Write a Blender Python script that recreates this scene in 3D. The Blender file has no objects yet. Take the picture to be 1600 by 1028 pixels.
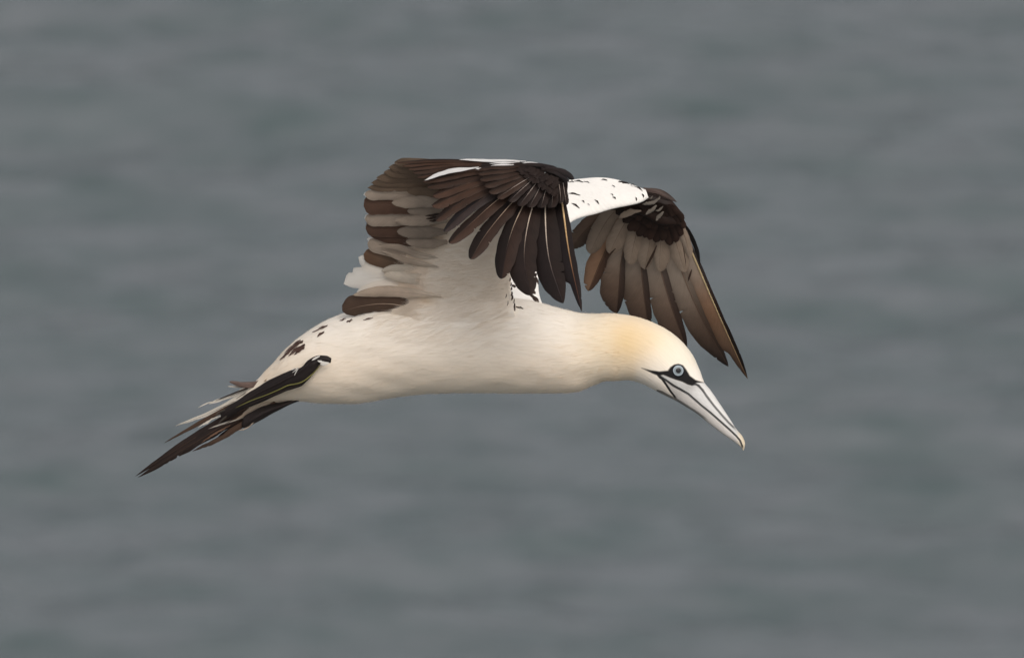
import bpy, math, random
import numpy as np
from mathutils import Vector
from mathutils.bvhtree import BVHTree

random.seed(7)
rng = np.random.default_rng(7)
C = bpy.context.scene.collection
scene = bpy.context.scene

# ------------------------------------------------------------------ camera
PITCH = math.radians(15.0)            # looking slightly down from a cliff top
DIST = 25.0                          # metres from lens to bird
BIRD = np.array([0.0, 0.0, 53.5])    # bird's centre above the water (sea level z = 0)
FWD = np.array([0.0, math.cos(PITCH), -math.sin(PITCH)])
UP = np.array([0.0, math.sin(PITCH), math.cos(PITCH)])
RIGHT = np.array([1.0, 0.0, 0.0])
CAM = BIRD - FWD * DIST

cam = bpy.data.cameras.new('camera')
cam_ob = bpy.data.objects.new('camera', cam)
C.objects.link(cam_ob)
cam_ob.location = CAM
cam_ob.rotation_euler = (math.pi / 2 - PITCH, 0, 0)
cam.sensor_width = 36.0
cam.lens = 36.0 * DIST / 1.6
cam.clip_start = 0.5
cam.clip_end = 60000
cam.dof.use_dof = True
cam.dof.focus_distance = DIST - 0.08
cam.dof.aperture_fstop = 16.0
scene.camera = cam_ob

# ------------------------------------------------------------------ sky, sun, exposure
SUN_EL, SUN_ROT = math.radians(45), math.radians(158)
world = bpy.data.worlds.new('World')
scene.world = world
world.use_nodes = True
wn = world.node_tree
wn.nodes.clear()
sky = wn.nodes.new('ShaderNodeTexSky')
sky.sky_type = 'NISHITA'
sky.sun_disc = False
sky.sun_elevation = SUN_EL
sky.sun_rotation = SUN_ROT
sky.air_density = 1.0
sky.dust_density = 5.0
hsv = wn.nodes.new('ShaderNodeHueSaturation')     # overcast: the blue is mostly gone
hsv.inputs['Saturation'].default_value = 0.22
bg = wn.nodes.new('ShaderNodeBackground')
bg.inputs['Strength'].default_value = 0.15
wo = wn.nodes.new('ShaderNodeOutputWorld')
wn.links.new(sky.outputs[0], hsv.inputs['Color'])
wn.links.new(hsv.outputs[0], bg.inputs['Color'])
wn.links.new(bg.outputs[0], wo.inputs['Surface'])

sun = bpy.data.lights.new('sun', 'SUN')
sun.energy = 1.0
sun.angle = math.radians(30)
sun.color = (1.0, 0.93, 0.84)
sun_ob = bpy.data.objects.new('sun', sun)
C.objects.link(sun_ob)
sd = Vector((math.sin(SUN_ROT) * math.cos(SUN_EL), math.cos(SUN_ROT) * math.cos(SUN_EL), math.sin(SUN_EL)))
sun_ob.rotation_euler = sd.to_track_quat('Z', 'Y').to_euler()
sun_ob.location = (5, -5, 60)

vs = scene.view_settings
vs.view_transform = 'Standard'
vs.look = 'None'
vs.exposure = -0.18
vs.gamma = 1.0
vs.use_curve_mapping = False
scene.cycles.use_denoising = True
scene.cycles.max_bounces = 10
scene.cycles.transparent_max_bounces = 16

# ------------------------------------------------------------------ materials
def newmat(name):
    m = bpy.data.materials.new(name)
    m.use_nodes = True
    nt = m.node_tree
    nt.nodes.clear()
    return m, nt, nt.nodes.new

def math_node(nt, op, a, b=None):
    n = nt.nodes.new('ShaderNodeMath')
    n.operation = op
    for i, v in enumerate((a, b)):
        if v is None:
            continue
        if isinstance(v, (int, float)):
            n.inputs[i].default_value = v
        else:
            nt.links.new(v, n.inputs[i])
    return n.outputs[0]

def feather_material(name, rough, transl, contrast, spec=0.35, bump=0.25):
    """Colour attribute times fine barb streaks slanting away from the shaft (uv = mm along, mm across)."""
    m, nt, N = newmat(name)
    L = nt.links.new
    out = N('ShaderNodeOutputMaterial')
    col = N('ShaderNodeAttribute'); col.attribute_name = 'Col'
    uv = N('ShaderNodeUVMap'); uv.uv_map = 'UVMap'
    sp = N('ShaderNodeSeparateXYZ'); L(uv.outputs[0], sp.inputs[0])
    av = math_node(nt, 'ABSOLUTE', sp.outputs[1])
    b = math_node(nt, 'SUBTRACT', sp.outputs[0], math_node(nt, 'MULTIPLY', av, 1.5))
    cmb = N('ShaderNodeCombineXYZ')
    L(math_node(nt, 'MULTIPLY', b, 0.55), cmb.inputs[0])
    L(math_node(nt, 'MULTIPLY', sp.outputs[1], 0.06), cmb.inputs[1])
    oi = N('ShaderNodeObjectInfo')
    L(math_node(nt, 'MULTIPLY', oi.outputs['Random'], 50.0), cmb.inputs[2])
    nz = N('ShaderNodeTexNoise'); nz.inputs['Scale'].default_value = 1.0
    nz.inputs['Detail'].default_value = 3.0
    L(cmb.outputs[0], nz.inputs['Vector'])
    fac = math_node(nt, 'ADD', math_node(nt, 'MULTIPLY', math_node(nt, 'SUBTRACT', nz.outputs[0], 0.5), contrast), 1.0)
    # broad wear
    nz2 = N('ShaderNodeTexNoise'); nz2.inputs['Scale'].default_value = 0.05
    nz2.inputs['Detail'].default_value = 4.0
    L(uv.outputs[0], nz2.inputs['Vector'])
    fac = math_node(nt, 'MULTIPLY', fac, math_node(nt, 'ADD', math_node(nt, 'MULTIPLY', nz2.outputs[0], contrast), 1.0 - contrast * 0.5))
    mul = N('ShaderNodeVectorMath'); mul.operation = 'SCALE'
    L(col.outputs['Color'], mul.inputs[0]); L(fac, mul.inputs['Scale'])
    bp = N('ShaderNodeBump'); bp.inputs['Strength'].default_value = bump
    bp.inputs['Distance'].default_value = 0.0006
    L(nz.outputs[0], bp.inputs['Height'])
    pr = N('ShaderNodeBsdfPrincipled')
    L(mul.outputs[0], pr.inputs['Base Color'])
    pr.inputs['Roughness'].default_value = rough
    pr.inputs['Specular IOR Level'].default_value = spec
    L(bp.outputs[0], pr.inputs['Normal'])
    tr = N('ShaderNodeBsdfTranslucent'); L(mul.outputs[0], tr.inputs['Color'])
    mx = N('ShaderNodeMixShader'); mx.inputs[0].default_value = transl
    L(pr.outputs[0], mx.inputs[1]); L(tr.outputs[0], mx.inputs[2])
    L(mx.outputs[0], out.inputs['Surface'])
    return m

def plumage_material():
    m, nt, N = newmat('white_plumage')
    L = nt.links.new
    out = N('ShaderNodeOutputMaterial')
    col = N('ShaderNodeAttribute'); col.attribute_name = 'Col'
    uv = N('ShaderNodeUVMap'); uv.uv_map = 'UVMap'
    mp = N('ShaderNodeMapping'); mp.inputs['Scale'].default_value = (0.05, 0.22, 1)
    L(uv.outputs[0], mp.inputs['Vector'])
    wz = N('ShaderNodeTexNoise'); wz.inputs['Scale'].default_value = 0.02; wz.inputs['Detail'].default_value = 2
    L(uv.outputs[0], wz.inputs['Vector'])
    ad = N('ShaderNodeVectorMath'); ad.operation = 'MULTIPLY_ADD'
    L(wz.outputs['Color'], ad.inputs[0]); ad.inputs[1].default_value = (3, 3, 0); L(mp.outputs[0], ad.inputs[2])
    nz = N('ShaderNodeTexNoise'); nz.inputs['Scale'].default_value = 1.0; nz.inputs['Detail'].default_value = 4
    L(ad.outputs[0], nz.inputs['Vector'])
    bp = N('ShaderNodeBump'); bp.inputs['Strength'].default_value = 0.34; bp.inputs['Distance'].default_value = 0.0024
    L(nz.outputs[0], bp.inputs['Height'])
    fac = math_node(nt, 'ADD', math_node(nt, 'MULTIPLY', nz.outputs[0], 0.10), 0.95)
    mul = N('ShaderNodeVectorMath'); mul.operation = 'SCALE'
    L(col.outputs['Color'], mul.inputs[0]); L(fac, mul.inputs['Scale'])
    pr = N('ShaderNodeBsdfPrincipled')
    L(mul.outputs[0], pr.inputs['Base Color'])
    pr.inputs['Roughness'].default_value = 0.85
    pr.inputs['Specular IOR Level'].default_value = 0.15
    pr.inputs['Sheen Weight'].default_value = 0.1
    L(bp.outputs[0], pr.inputs['Normal'])
    L(pr.outputs[0], out.inputs['Surface'])
    return m

def horn_material(name, rough=0.42, spec=0.4, bump=0.15, scale=0.25):
    m, nt, N = newmat(name)
    L = nt.links.new
    out = N('ShaderNodeOutputMaterial')
    col = N('ShaderNodeAttribute'); col.attribute_name = 'Col'
    tc = N('ShaderNodeUVMap'); tc.uv_map = 'UVMap'
    mp = N('ShaderNodeMapping'); mp.inputs['Scale'].default_value = (scale * 0.5, scale * 1.6, 1)
    L(tc.outputs[0], mp.inputs['Vector'])
    nz = N('ShaderNodeTexNoise'); nz.inputs['Scale'].default_value = 1; nz.inputs['Detail'].default_value = 5
    L(mp.outputs[0], nz.inputs['Vector'])
    fac = math_node(nt, 'ADD', math_node(nt, 'MULTIPLY', nz.outputs[0], 0.6), 0.70)
    mul = N('ShaderNodeVectorMath'); mul.operation = 'SCALE'
    L(col.outputs['Color'], mul.inputs[0]); L(fac, mul.inputs['Scale'])
    bp = N('ShaderNodeBump'); bp.inputs['Strength'].default_value = bump; bp.inputs['Distance'].default_value = 0.0008
    L(nz.outputs[0], bp.inputs['Height'])
    pr = N('ShaderNodeBsdfPrincipled')
    L(mul.outputs[0], pr.inputs['Base Color'])
    pr.inputs['Roughness'].default_value = rough
    pr.inputs['Specular IOR Level'].default_value = spec
    L(bp.outputs[0], pr.inputs['Normal'])
    L(pr.outputs[0], out.inputs['Surface'])
    return m

M_DARK = feather_material('dark_feather', 0.58, 0.08, 0.8, 0.22)
M_UNDER = feather_material('feather_underside', 0.6, 0.28, 0.42, 0.3)
M_PALE = feather_material('pale_feather', 0.75, 0.35, 0.10, 0.2, 0.12)
M_THIN = feather_material('thin_white_feather', 0.75, 0.45, 0.10, 0.2, 0.12)
M_WHITE = plumage_material()
M_HORN = horn_material('bill_horn')
M_FOOT = horn_material('foot_skin', 0.6, 0.2, 0.6, 0.5)
M_EYE = horn_material('eye_gloss', 0.12, 0.18, 0.0, 0.6)

def sea_material():
    m, nt, N = newmat('sea_water')
    L = nt.links.new
    out = N('ShaderNodeOutputMaterial')
    geo = N('ShaderNodeNewGeometry')
    mp = N('ShaderNodeMapping'); mp.inputs['Scale'].default_value = (0.6, 1.0, 1)
    L(geo.outputs['Position'], mp.inputs['Vector'])
    n1 = N('ShaderNodeTexNoise'); n1.inputs['Scale'].default_value = 2.4; n1.inputs['Detail'].default_value = 6
    L(mp.outputs[0], n1.inputs['Vector'])
    bp = N('ShaderNodeBump'); bp.inputs['Strength'].default_value = 1.0; bp.inputs['Distance'].default_value = 0.10
    L(n1.outputs[0], bp.inputs['Height'])
    n2 = N('ShaderNodeTexNoise'); n2.inputs['Scale'].default_value = 0.5; n2.inputs['Detail'].default_value = 5; n2.inputs['Roughness'].default_value = 0.6
    mp2 = N('ShaderNodeMapping'); mp2.inputs['Scale'].default_value = (0.85, 2.2, 1)
    L(geo.outputs['Position'], mp2.inputs['Vector']); L(mp2.outputs[0], n2.inputs['Vector'])
    cr = N('ShaderNodeValToRGB')
    cr.color_ramp.elements[0].position = 0.30; cr.color_ramp.elements[0].color = (0.082, 0.106, 0.108, 1)
    cr.color_ramp.elements[1].position = 0.65; cr.color_ramp.elements[1].color = (0.140, 0.153, 0.163, 1)
    L(n2.outputs[0], cr.inputs[0])
    pr = N('ShaderNodeBsdfPrincipled')
    L(cr.outputs[0], pr.inputs['Base Color'])
    pr.inputs['Roughness'].default_value = 0.22
    pr.inputs['IOR'].default_value = 1.333
    L(bp.outputs[0], pr.inputs['Normal'])
    L(pr.outputs[0], out.inputs['Surface'])
    return m
M_SEA = sea_material()

# ------------------------------------------------------------------ sea: one sheet to the horizon
def build_sea():
    yc = CAM[1] + CAM[2] / math.tan(PITCH)          # where the line of sight meets the water
    def axis(c, half, step, far, n):
        a = np.arange(-half, half + step / 2, step)
        g = half * (far / half) ** (np.arange(1, n + 1) / n)
        return c + np.concatenate([-g[::-1], a, g])
    xs = axis(0.0, 16.0, 0.11, 30000.0, 60)
    ys = axis(yc, 75.0, 0.32, 30000.0, 60)
    X, Y = np.meshgrid(xs, ys)
    Z = np.zeros_like(X)
    r = np.random.default_rng(3)
    for k in range(90):
        lam = 0.6 * (9.0 / 0.6) ** r.random()
        ang = math.radians(90 + r.normal(0, 15))     # crests roughly across the view
        kx, ky = 2 * math.pi / lam * np.array([math.cos(ang), math.sin(ang)])
        amp = 0.0105 * lam ** 0.55
        ph = kx * X + ky * Y + r.random() * 7
        fade = np.clip(1.3 - np.hypot(X / 60.0, (Y - yc) / 160.0), 0, 1)
        Z += amp * np.sin(ph) * fade
    nx, ny = len(xs), len(ys)
    V = np.stack([X.ravel(), Y.ravel(), Z.ravel()], 1)
    i = (np.arange(ny - 1)[:, None] * nx + np.arange(nx - 1)[None]).ravel()
    F = np.stack([i, i + 1, i + nx + 1, i + nx], 1)
    me = bpy.data.meshes.new('sea')
    me.from_pydata(V.tolist(), [], F.tolist())
    me.shade_smooth()
    me.materials.append(M_SEA)
    o = bpy.data.objects.new('sea', me)
    C.objects.link(o)
    o['kind'] = 'structure'
    o['label'] = 'grey-green sea with low soft waves behind the bird'
build_sea()

# ------------------------------------------------------------------ bird helpers
# The bird is laid out in millimetres as seen side-on: x to its front, y down, d metres away from the viewer.
YAW = 0.30       # the bird heads a little towards the viewer

def P(x, y, d):
    """side-on millimetres + depth -> metres relative to the bird's root"""
    x = np.asarray(x, float); y = np.asarray(y, float); d = np.asarray(d, float)
    k = (1 + d / DIST)
    return (FWD * d[..., None] + RIGHT * ((x - 800) / 1000 * k)[..., None] + UP * ((514 - y) / 1000 * k)[..., None])

def mesh_obj(name, V, F, mat, parent, cols=None, uv=None, smooth=True):
    me = bpy.data.meshes.new(name)
    me.from_pydata(np.asarray(V).tolist(), [], [tuple(f) for f in F])
    if smooth:
        me.shade_smooth()
    me.materials.append(mat)
    if cols is not None:
        a = me.color_attributes.new('Col', 'FLOAT_COLOR', 'POINT')
        c = np.ones((len(V), 4), np.float32); c[:, :3] = cols
        a.data.foreach_set('color', c.ravel())
    if uv is not None:
        li = np.empty(len(me.loops), np.int32)
        me.loops.foreach_get('vertex_index', li)
        u = me.uv_layers.new(name='UVMap')
        u.data.foreach_set('uv', np.asarray(uv, np.float32)[li].ravel())
    o = bpy.data.objects.new(name, me)
    C.objects.link(o)
    o.parent = parent
    return o

def catmull(pts, n):
    """n samples through the rows of pts (uniform Catmull-Rom)"""
    p = np.asarray(pts, float)
    p = np.vstack([2 * p[0] - p[1], p, 2 * p[-1] - p[-2]])
    t = np.linspace(0, len(p) - 3 - 1e-9, n)
    i = t.astype(int); f = (t - i)[:, None]
    a, b, c, d = p[i], p[i + 1], p[i + 2], p[i + 3]
    return 0.5 * (2 * b + (c - a) * f + (2 * a - 5 * b + 4 * c - d) * f ** 2 + (3 * b - a - 3 * c + d) * f ** 3)

def resample(pts, n):
    q = catmull(pts, 40 * len(pts))
    s = np.concatenate([[0], np.cumsum(np.linalg.norm(np.diff(q, axis=0), axis=1))])
    t = np.linspace(0, s[-1], n)
    return np.stack([np.interp(t, s, q[:, k]) for k in range(q.shape[1])], 1)

def smoothstep(a, b, x):
    t = np.clip((x - a) / (b - a), 0, 1)
    return t * t * (3 - 2 * t)

def nrm(v):
    return v / (np.linalg.norm(v, axis=-1, keepdims=True) + 1e-12)

def noise1(n, freq, r):
    k = r.normal(size=int(freq) + 4)
    return np.interp(np.linspace(0, freq, n), np.arange(len(k)), k)

LAT = nrm(FWD * 1.0 + RIGHT * YAW)      # the bird's own sideways axis, pointing to its far side

def feather(name, pts, depth, wl, wr, cols, parent, mat, normal, ut=0.72, pw=0.5, base=0.55, camber=0.12,
            roll=0.0, lift=0.0, rach=None, rw=0.9, vane=None, edge=None, notch=0, fray=0.04, n=34, m=5, cut=None, seed=None, rim=0.22):
    """One feather: a curved vane on either side of a raised tapering shaft.
    pts: shaft from base to tip (x, y); depth: a function (x, y) -> d; wl / wr: half-widths in mm (left / right of the
    direction of growth seen by the viewer); cols: colour at base ... tip; vane: (left tint, right tint); cut: where the
    right vane narrows (u, factor) as on an outer primary."""
    r = np.random.default_rng(seed if seed is not None else (abs(hash((round(pts[0][0], 1), round(pts[-1][1], 1)))) % 99991))
    q = resample(pts, n)
    S = P(q[:, 0], q[:, 1], depth(q[:, 0], q[:, 1])) + normal * lift
    T = nrm(np.gradient(S, axis=0))
    W = nrm(np.cross(T, np.broadcast_to(normal, T.shape)))       # points to the viewer's right of the growth direction
    Nn = nrm(np.cross(W, T))
    u = np.linspace(0, 1, n)
    length = np.sum(np.linalg.norm(np.diff(S, axis=0), axis=1)) * 1000
    prof = base + (1 - base) * smoothstep(0, 0.4, u)
    tip = np.where(u > ut, np.clip(1 - ((u - ut) / (1 - ut)) ** 2, 0, 1) ** pw, 1.0)
    prof = prof * tip
    pl = prof * (1 + fray * noise1(n, 16, r)); pr_ = prof * (1 + fray * noise1(n, 16, r))
    if cut:
        pr_ = pr_ * (1 - (1 - cut[1]) * smoothstep(cut[0] - 0.05, cut[0] + 0.05, u))
    for _ in range(notch):
        i = r.integers(int(n * 0.55), n - 3)
        if r.random() < 0.5: pl[i] *= r.uniform(.68, .9)
        else: pr_[i] *= r.uniform(.68, .9)
    vv = np.concatenate([np.linspace(-1, 0, m + 1), np.linspace(0, 1, m + 1)[1:]])
    nv = len(vv)
    wid = np.where(vv[None] < 0, wl * pl[:, None], wr * pr_[:, None]) / 1000        # n x nv
    across = vv[None] * wid
    # barbs sweep towards the tip, so vane points sit a little further along than their shaft point
    sweep = np.abs(vv[None]) * wid * 0.55 * (1 - u[:, None]) ** 0.5
    h = -camber * (vv[None] ** 2) * wid + roll * across
    h = h + 0.0007 * np.sin(u[:, None] * 9 + r.random() * 6) * vv[None] ** 2
    V = S[:, None] + W[:, None] * across[..., None] + Nn[:, None] * h[..., None] + T[:, None] * sweep[..., None]
    cc = catmull(np.asarray(cols, float), n) if len(cols) > 1 else np.repeat(np.asarray(cols, float), n, 0)
    cc = np.clip(cc, 0.004, 1)
    K = np.repeat(cc[:, None], nv, 1)
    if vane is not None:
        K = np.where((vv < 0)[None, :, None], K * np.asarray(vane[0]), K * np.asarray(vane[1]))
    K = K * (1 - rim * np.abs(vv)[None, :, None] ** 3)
    if edge is not None:        # pale or dark worn rim
        e = (np.abs(vv) > 0.95)[None, :, None]
        K = np.where(e, K * 0.3 + np.asarray(edge) * 0.7, K)
    K = K * (1 + 0.05 * r.normal())
    uv = np.stack([np.repeat(u[:, None] * length, nv, 1), across * 1000], -1)
    V = V.reshape(-1, 3); K = K.reshape(-1, 3); uv = uv.reshape(-1, 2)
    i = (np.arange(n - 1)[:, None] * nv + np.arange(nv - 1)[None]).ravel()
    F = np.stack([i, i + 1, i + nv + 1, i + nv], 1).tolist()
    # shaft
    if rach is not None:
        k = 6
        rad = rw / 1000 * (1 - 0.85 * u)
        a = np.arange(k) / k * 2 * math.pi
        R = S[:, None] + (W[:, None] * np.cos(a)[None, :, None] + Nn[:, None] * np.sin(a)[None, :, None] * 0.8) * rad[:, None, None]
        o0 = len(V)
        V = np.vstack([V, R.reshape(-1, 3)])
        rc = np.asarray(rach, float)
        rc = catmull(rc, n) if rc.ndim == 2 else np.repeat(rc[None], n, 0)
        K = np.vstack([K, np.repeat(np.clip(rc, 0.004, 1), k, 0)])
        uv = np.vstack([uv, np.stack([np.repeat(u * length, k), np.zeros(n * k)], 1)])
        for j in range(n - 1):
            for s in range(k):
                F.append((o0 + j * k + s, o0 + j * k + (s + 1) % k, o0 + (j + 1) * k + (s + 1) % k, o0 + (j + 1) * k + s))
    return mesh_obj(name, V, F, mat, parent, K, uv)

def loft(top, bot, hw, axis_d, rings, around, power=2.0):
    """closed tube through pairs of upper and lower outline points; hw = half-width sideways in metres"""
    st = np.column_stack([np.asarray(top, float), np.asarray(bot, float), np.asarray(hw, float)])
    if isinstance(rings, int):
        q = catmull(st, rings)
    else:
        full = catmull(st, 4000)
        q = full[np.clip((np.asarray(rings) * 3999).astype(int), 0, 3999)]
    c = (q[:, 0:2] + q[:, 2:4]) / 2
    hv = (q[:, 0:2] - q[:, 2:4]) / 2
    a = np.arange(around) / around * 2 * math.pi
    ca, sa = np.cos(a), np.sin(a)
    e = 2.0 / power
    ca = np.sign(ca) * np.abs(ca) ** e; sa = np.sign(sa) * np.abs(sa) ** e
    sag = c[:, None] + hv[:, None] * ca[None, :, None]                 # on the bird's middle plane (mm)
    lat = np.clip(q[:, 4], 0.0004, 1)[:, None] * sa[None]              # metres, + = far side
    d = axis_d(c[:, 0], c[:, 1])[:, None] + 0 * lat
    base = P(sag[..., 0], sag[..., 1], d)
    V = base + LAT * lat[..., None]
    return V, sag, lat, q, a

def tube_faces(n, k, cap=True):
    i = np.arange(n - 1)[:, None] * k
    j = np.arange(k)[None]
    F = np.stack([i + j, i + (j + 1) % k, i + k + (j + 1) % k, i + k + j], -1).reshape(-1, 4).tolist()
    if cap:
        F.append(list(range(k))[::-1]); F.append(list(range((n - 1) * k, n * k)))
    return F

def polydist(x, y, pl):
    d = np.full(x.shape, 1e9); along = np.zeros(x.shape)
    pl = np.asarray(pl, float)
    for i in range(len(pl) - 1):
        a, b = pl[i], pl[i + 1]
        ab = b - a
        if ab @ ab < 1e-9:
            continue
        t = np.clip(((x - a[0]) * ab[0] + (y - a[1]) * ab[1]) / (ab @ ab), 0, 1)
        dd = np.hypot(x - a[0] - t * ab[0], y - a[1] - t * ab[1])
        along = np.where(dd < d, (i + t) / (len(pl) - 1), along)
        d = np.minimum(d, dd)
    return d, along

def inside(x, y, pg):
    r = np.zeros(x.shape, bool)
    pg = np.asarray(pg, float)
    j = len(pg) - 1
    for i in range(len(pg)):
        xi, yi = pg[i]; xj, yj = pg[j]
        c = ((yi > y) != (yj > y)) & (x < (xj - xi) * (y - yi) / (yj - yi + 1e-12) + xi)
        r ^= c
        j = i
    return r

def sdf(x, y, pg):
    d, _ = polydist(x, y, list(pg) + [pg[0]])
    return np.where(inside(x, y, pg), -d, d)

# ------------------------------------------------------------------ the bird
gannet = bpy.data.objects.new('gannet', None)
gannet.empty_display_size = 0.2
C.objects.link(gannet)
gannet.location = BIRD
gannet['label'] = 'white gannet with buff head and dark brown wings flying over the grey sea'
gannet['category'] = 'seabird'

def axis_body(x, y):
    return -YAW * (x - 750) / 1000

# outline pairs (upper, lower) from the tail root over back, neck and crown to the bill tip, with half-widths
BODY = [
    ((372, 634), (375, 647), .005), ((386, 612), (390, 639.5), .012), ((404, 591), (408, 634.5), .020), ((430, 565), (438, 629), .033),
    ((460, 534), (472, 627), .047), ((500, 507), (510, 630), .057), ((540, 490), (550, 631), .063), ((590, 478), (600, 623), .068),
    ((640, 472), (645, 617.5), .071), ((700, 468), (700, 614.5), .073), ((760, 466), (755, 613.5), .073), ((808, 467), (808, 614.5), .071),
    ((843, 473.5), (848, 614.5), .067), ((873, 481.5), (878, 613.5), .062), ((903, 488.5), (905, 610), .057), ((930, 490.5), (928, 601), .052),
    ((955, 490), (945, 595.5), .048), ((985, 493), (963, 594.5), .044), ((1014, 501.5), (985, 594), .0415), ((1040, 514), (1004, 599.5), .040),
    ((1062, 531), (1018, 606.5), .038), ((1080, 553), (1032, 614), .035), ((1092, 577), (1045, 620.5), .0275), ((1100, 597), (1057, 626.5), .0195),
    ((1110, 609.5), (1072, 635.5), .0152), ((1122, 627), (1090, 647), .0128), ((1137, 649.5), (1112, 665), .0102),
    ((1150, 669.5), (1132, 680), .0078), ((1159.5, 681), (1149, 691.5), .0056), ((1164, 692), (1157.5, 698), .0032), ((1162.5, 702.5), (1161, 703.5), .0006)]
MASK = [(1002, 575), (1015, 578.5), (1030, 580.5), (1043, 579), (1047, 573.5), (1053, 569.5), (1060, 568.3), (1067, 570.5), (1072, 577),
        (1078, 587), (1087, 593.5), (1100.5, 597.6), (1090, 597.6), (1086, 598.6), (1088, 601), (1081, 602.5), (1074, 600.5), (1066, 596.5), (1056, 593.5), (1046, 590),
        (1036, 585.8), (1028, 587.2), (1018, 583.2)]
GAPE = [(1027, 586.5), (1034, 591.5), (1040, 600), (1047, 611), (1057, 623.5)]
TOMIUM = [(1030, 587), (1040, 594), (1052, 602.5), (1063, 608.5), (1075, 615.5), (1083, 622.5), (1095, 633), (1110, 645), (1125, 658),
          (1140, 671), (1150, 680.5), (1156, 688), (1159.5, 696), (1161, 703)]
NOSTRIL = [(1084, 597.5), (1092, 602.5), (1098, 609), (1104, 618), (1115, 632.5), (1130, 650), (1140, 661), (1150, 671)]
GULAR = [(1027, 610), (1035, 614), (1045, 619.2), (1057, 625), (1072, 633.8), (1090, 645.3), (1104, 655.5)]
BILL_UP = [(1030, 587)] + [(1036, 586), (1046, 590), (1056, 593.5), (1066, 596.5), (1074, 600.5), (1081, 602.5), (1086, 598.6), (1090, 597.6), (1100.5, 597.6), (1112, 600),
                           (1180, 690), (1175, 712), (1161, 704)] + TOMIUM[::-1][1:]
BILL_LOW = TOMIUM + [(1150, 720), (1110, 690), (1057, 640)] + GAPE[::-1]

def body_colour(x, y):
    W = np.array([0.83, 0.755, 0.665])
    K = np.ones(x.shape + (3,)) * W
    def blend(col, w):
        nonlocal K
        w = np.clip(w, 0, 1)[..., None]
        K = K * (1 - w) + np.asarray(col) * w
    # warmer tone towards the lower breast and belly, buff on nape, crown and cheeks
    blend((0.85, 0.71, 0.56), 0.85 * smoothstep(500, 600, y) * (1 - smoothstep(985, 1000, x)))
    blend((0.74, 0.53, 0.28), 0.95 * np.exp(-((x - 978) / 44) ** 2 - ((y - 532) / 48) ** 2))
    blend((0.78, 0.60, 0.37), 0.65 * np.exp(-((x - 1022) / 40) ** 2 - ((y - 525) / 28) ** 2))
    blend((0.80, 0.67, 0.48), 0.50 * np.exp(-((x - 930) / 40) ** 2 - ((y - 530) / 60) ** 2))
    blend((0.81, 0.72, 0.56), 0.55 * smoothstep(1010, 1050, x) * (1 - smoothstep(560, 590, y)))
    blend((0.70, 0.60, 0.50), 0.45 * smoothstep(585, 612, y) * smoothstep(975, 1000, x))
    # bill plates
    up = np.clip(0.5 - sdf(x, y, BILL_UP) / 1.2, 0, 1)
    lo = np.clip(0.5 - sdf(x, y, BILL_LOW) / 1.2, 0, 1)
    blend((0.50, 0.485, 0.465), up)
    blend((0.50, 0.465, 0.43), lo)
    dn, _ = polydist(x, y, NOSTRIL)
    culmen = inside(x, y, NOSTRIL + [(1170, 690), (1180, 640), (1105, 590)])
    blend((0.66, 0.635, 0.605), up * culmen)
    blend((0.36, 0.34, 0.32), up * 0.7 * np.exp(-((x - 1079) / 10) ** 2 - ((y - 605) / 7) ** 2))
    blend((0.46, 0.44, 0.41), up * 0.6 * np.exp(-((x - 1050) / 16) ** 2 - ((y - 597) / 7) ** 2))
    blend((0.62, 0.52, 0.38), (up + lo) * smoothstep(1148, 1160, x))
    # black skin lines
    BK = (0.012, 0.011, 0.011)
    for pl, w, a0, a1 in ((GAPE, 1.6, 1, 1), (TOMIUM, 1.55, 0.98, 1), (NOSTRIL, 1.55, 1, 0.8), (GULAR, 2.4, 0.8, 0.5)):
        d, al = polydist(x, y, pl)
        blend(BK, (a0 + (a1 - a0) * al) * np.clip(1.0 - (d - w * (1 - 0.35 * al) * np.clip(0.35 + al * 5, 0, 1)) / 1.0, 0, 1) * np.clip((1 - al) * 12 + 0.2, 0, 1))
    s = sdf(x, y, MASK)
    blend(BK, np.clip(0.6 - s / 1.8, 0, 1))
    return K

def groove(x, y):
    """depth in mm of the furrows along the black skin lines of face and bill"""
    g = np.zeros(x.shape)
    for pl, w, dep in ((TOMIUM, 1.5, 0.9), (NOSTRIL, 1.7, 0.9), (GAPE, 1.6, 0.6)):
        d, al = polydist(x, y, pl)
        g += dep * np.exp(-(d / w) ** 2) * np.clip((1 - al) * 6, 0, 1)
    s = sdf(x, y, MASK)
    g += 0.7 * np.clip(0.5 - s / 2.5, 0, 1)
    return g

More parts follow.
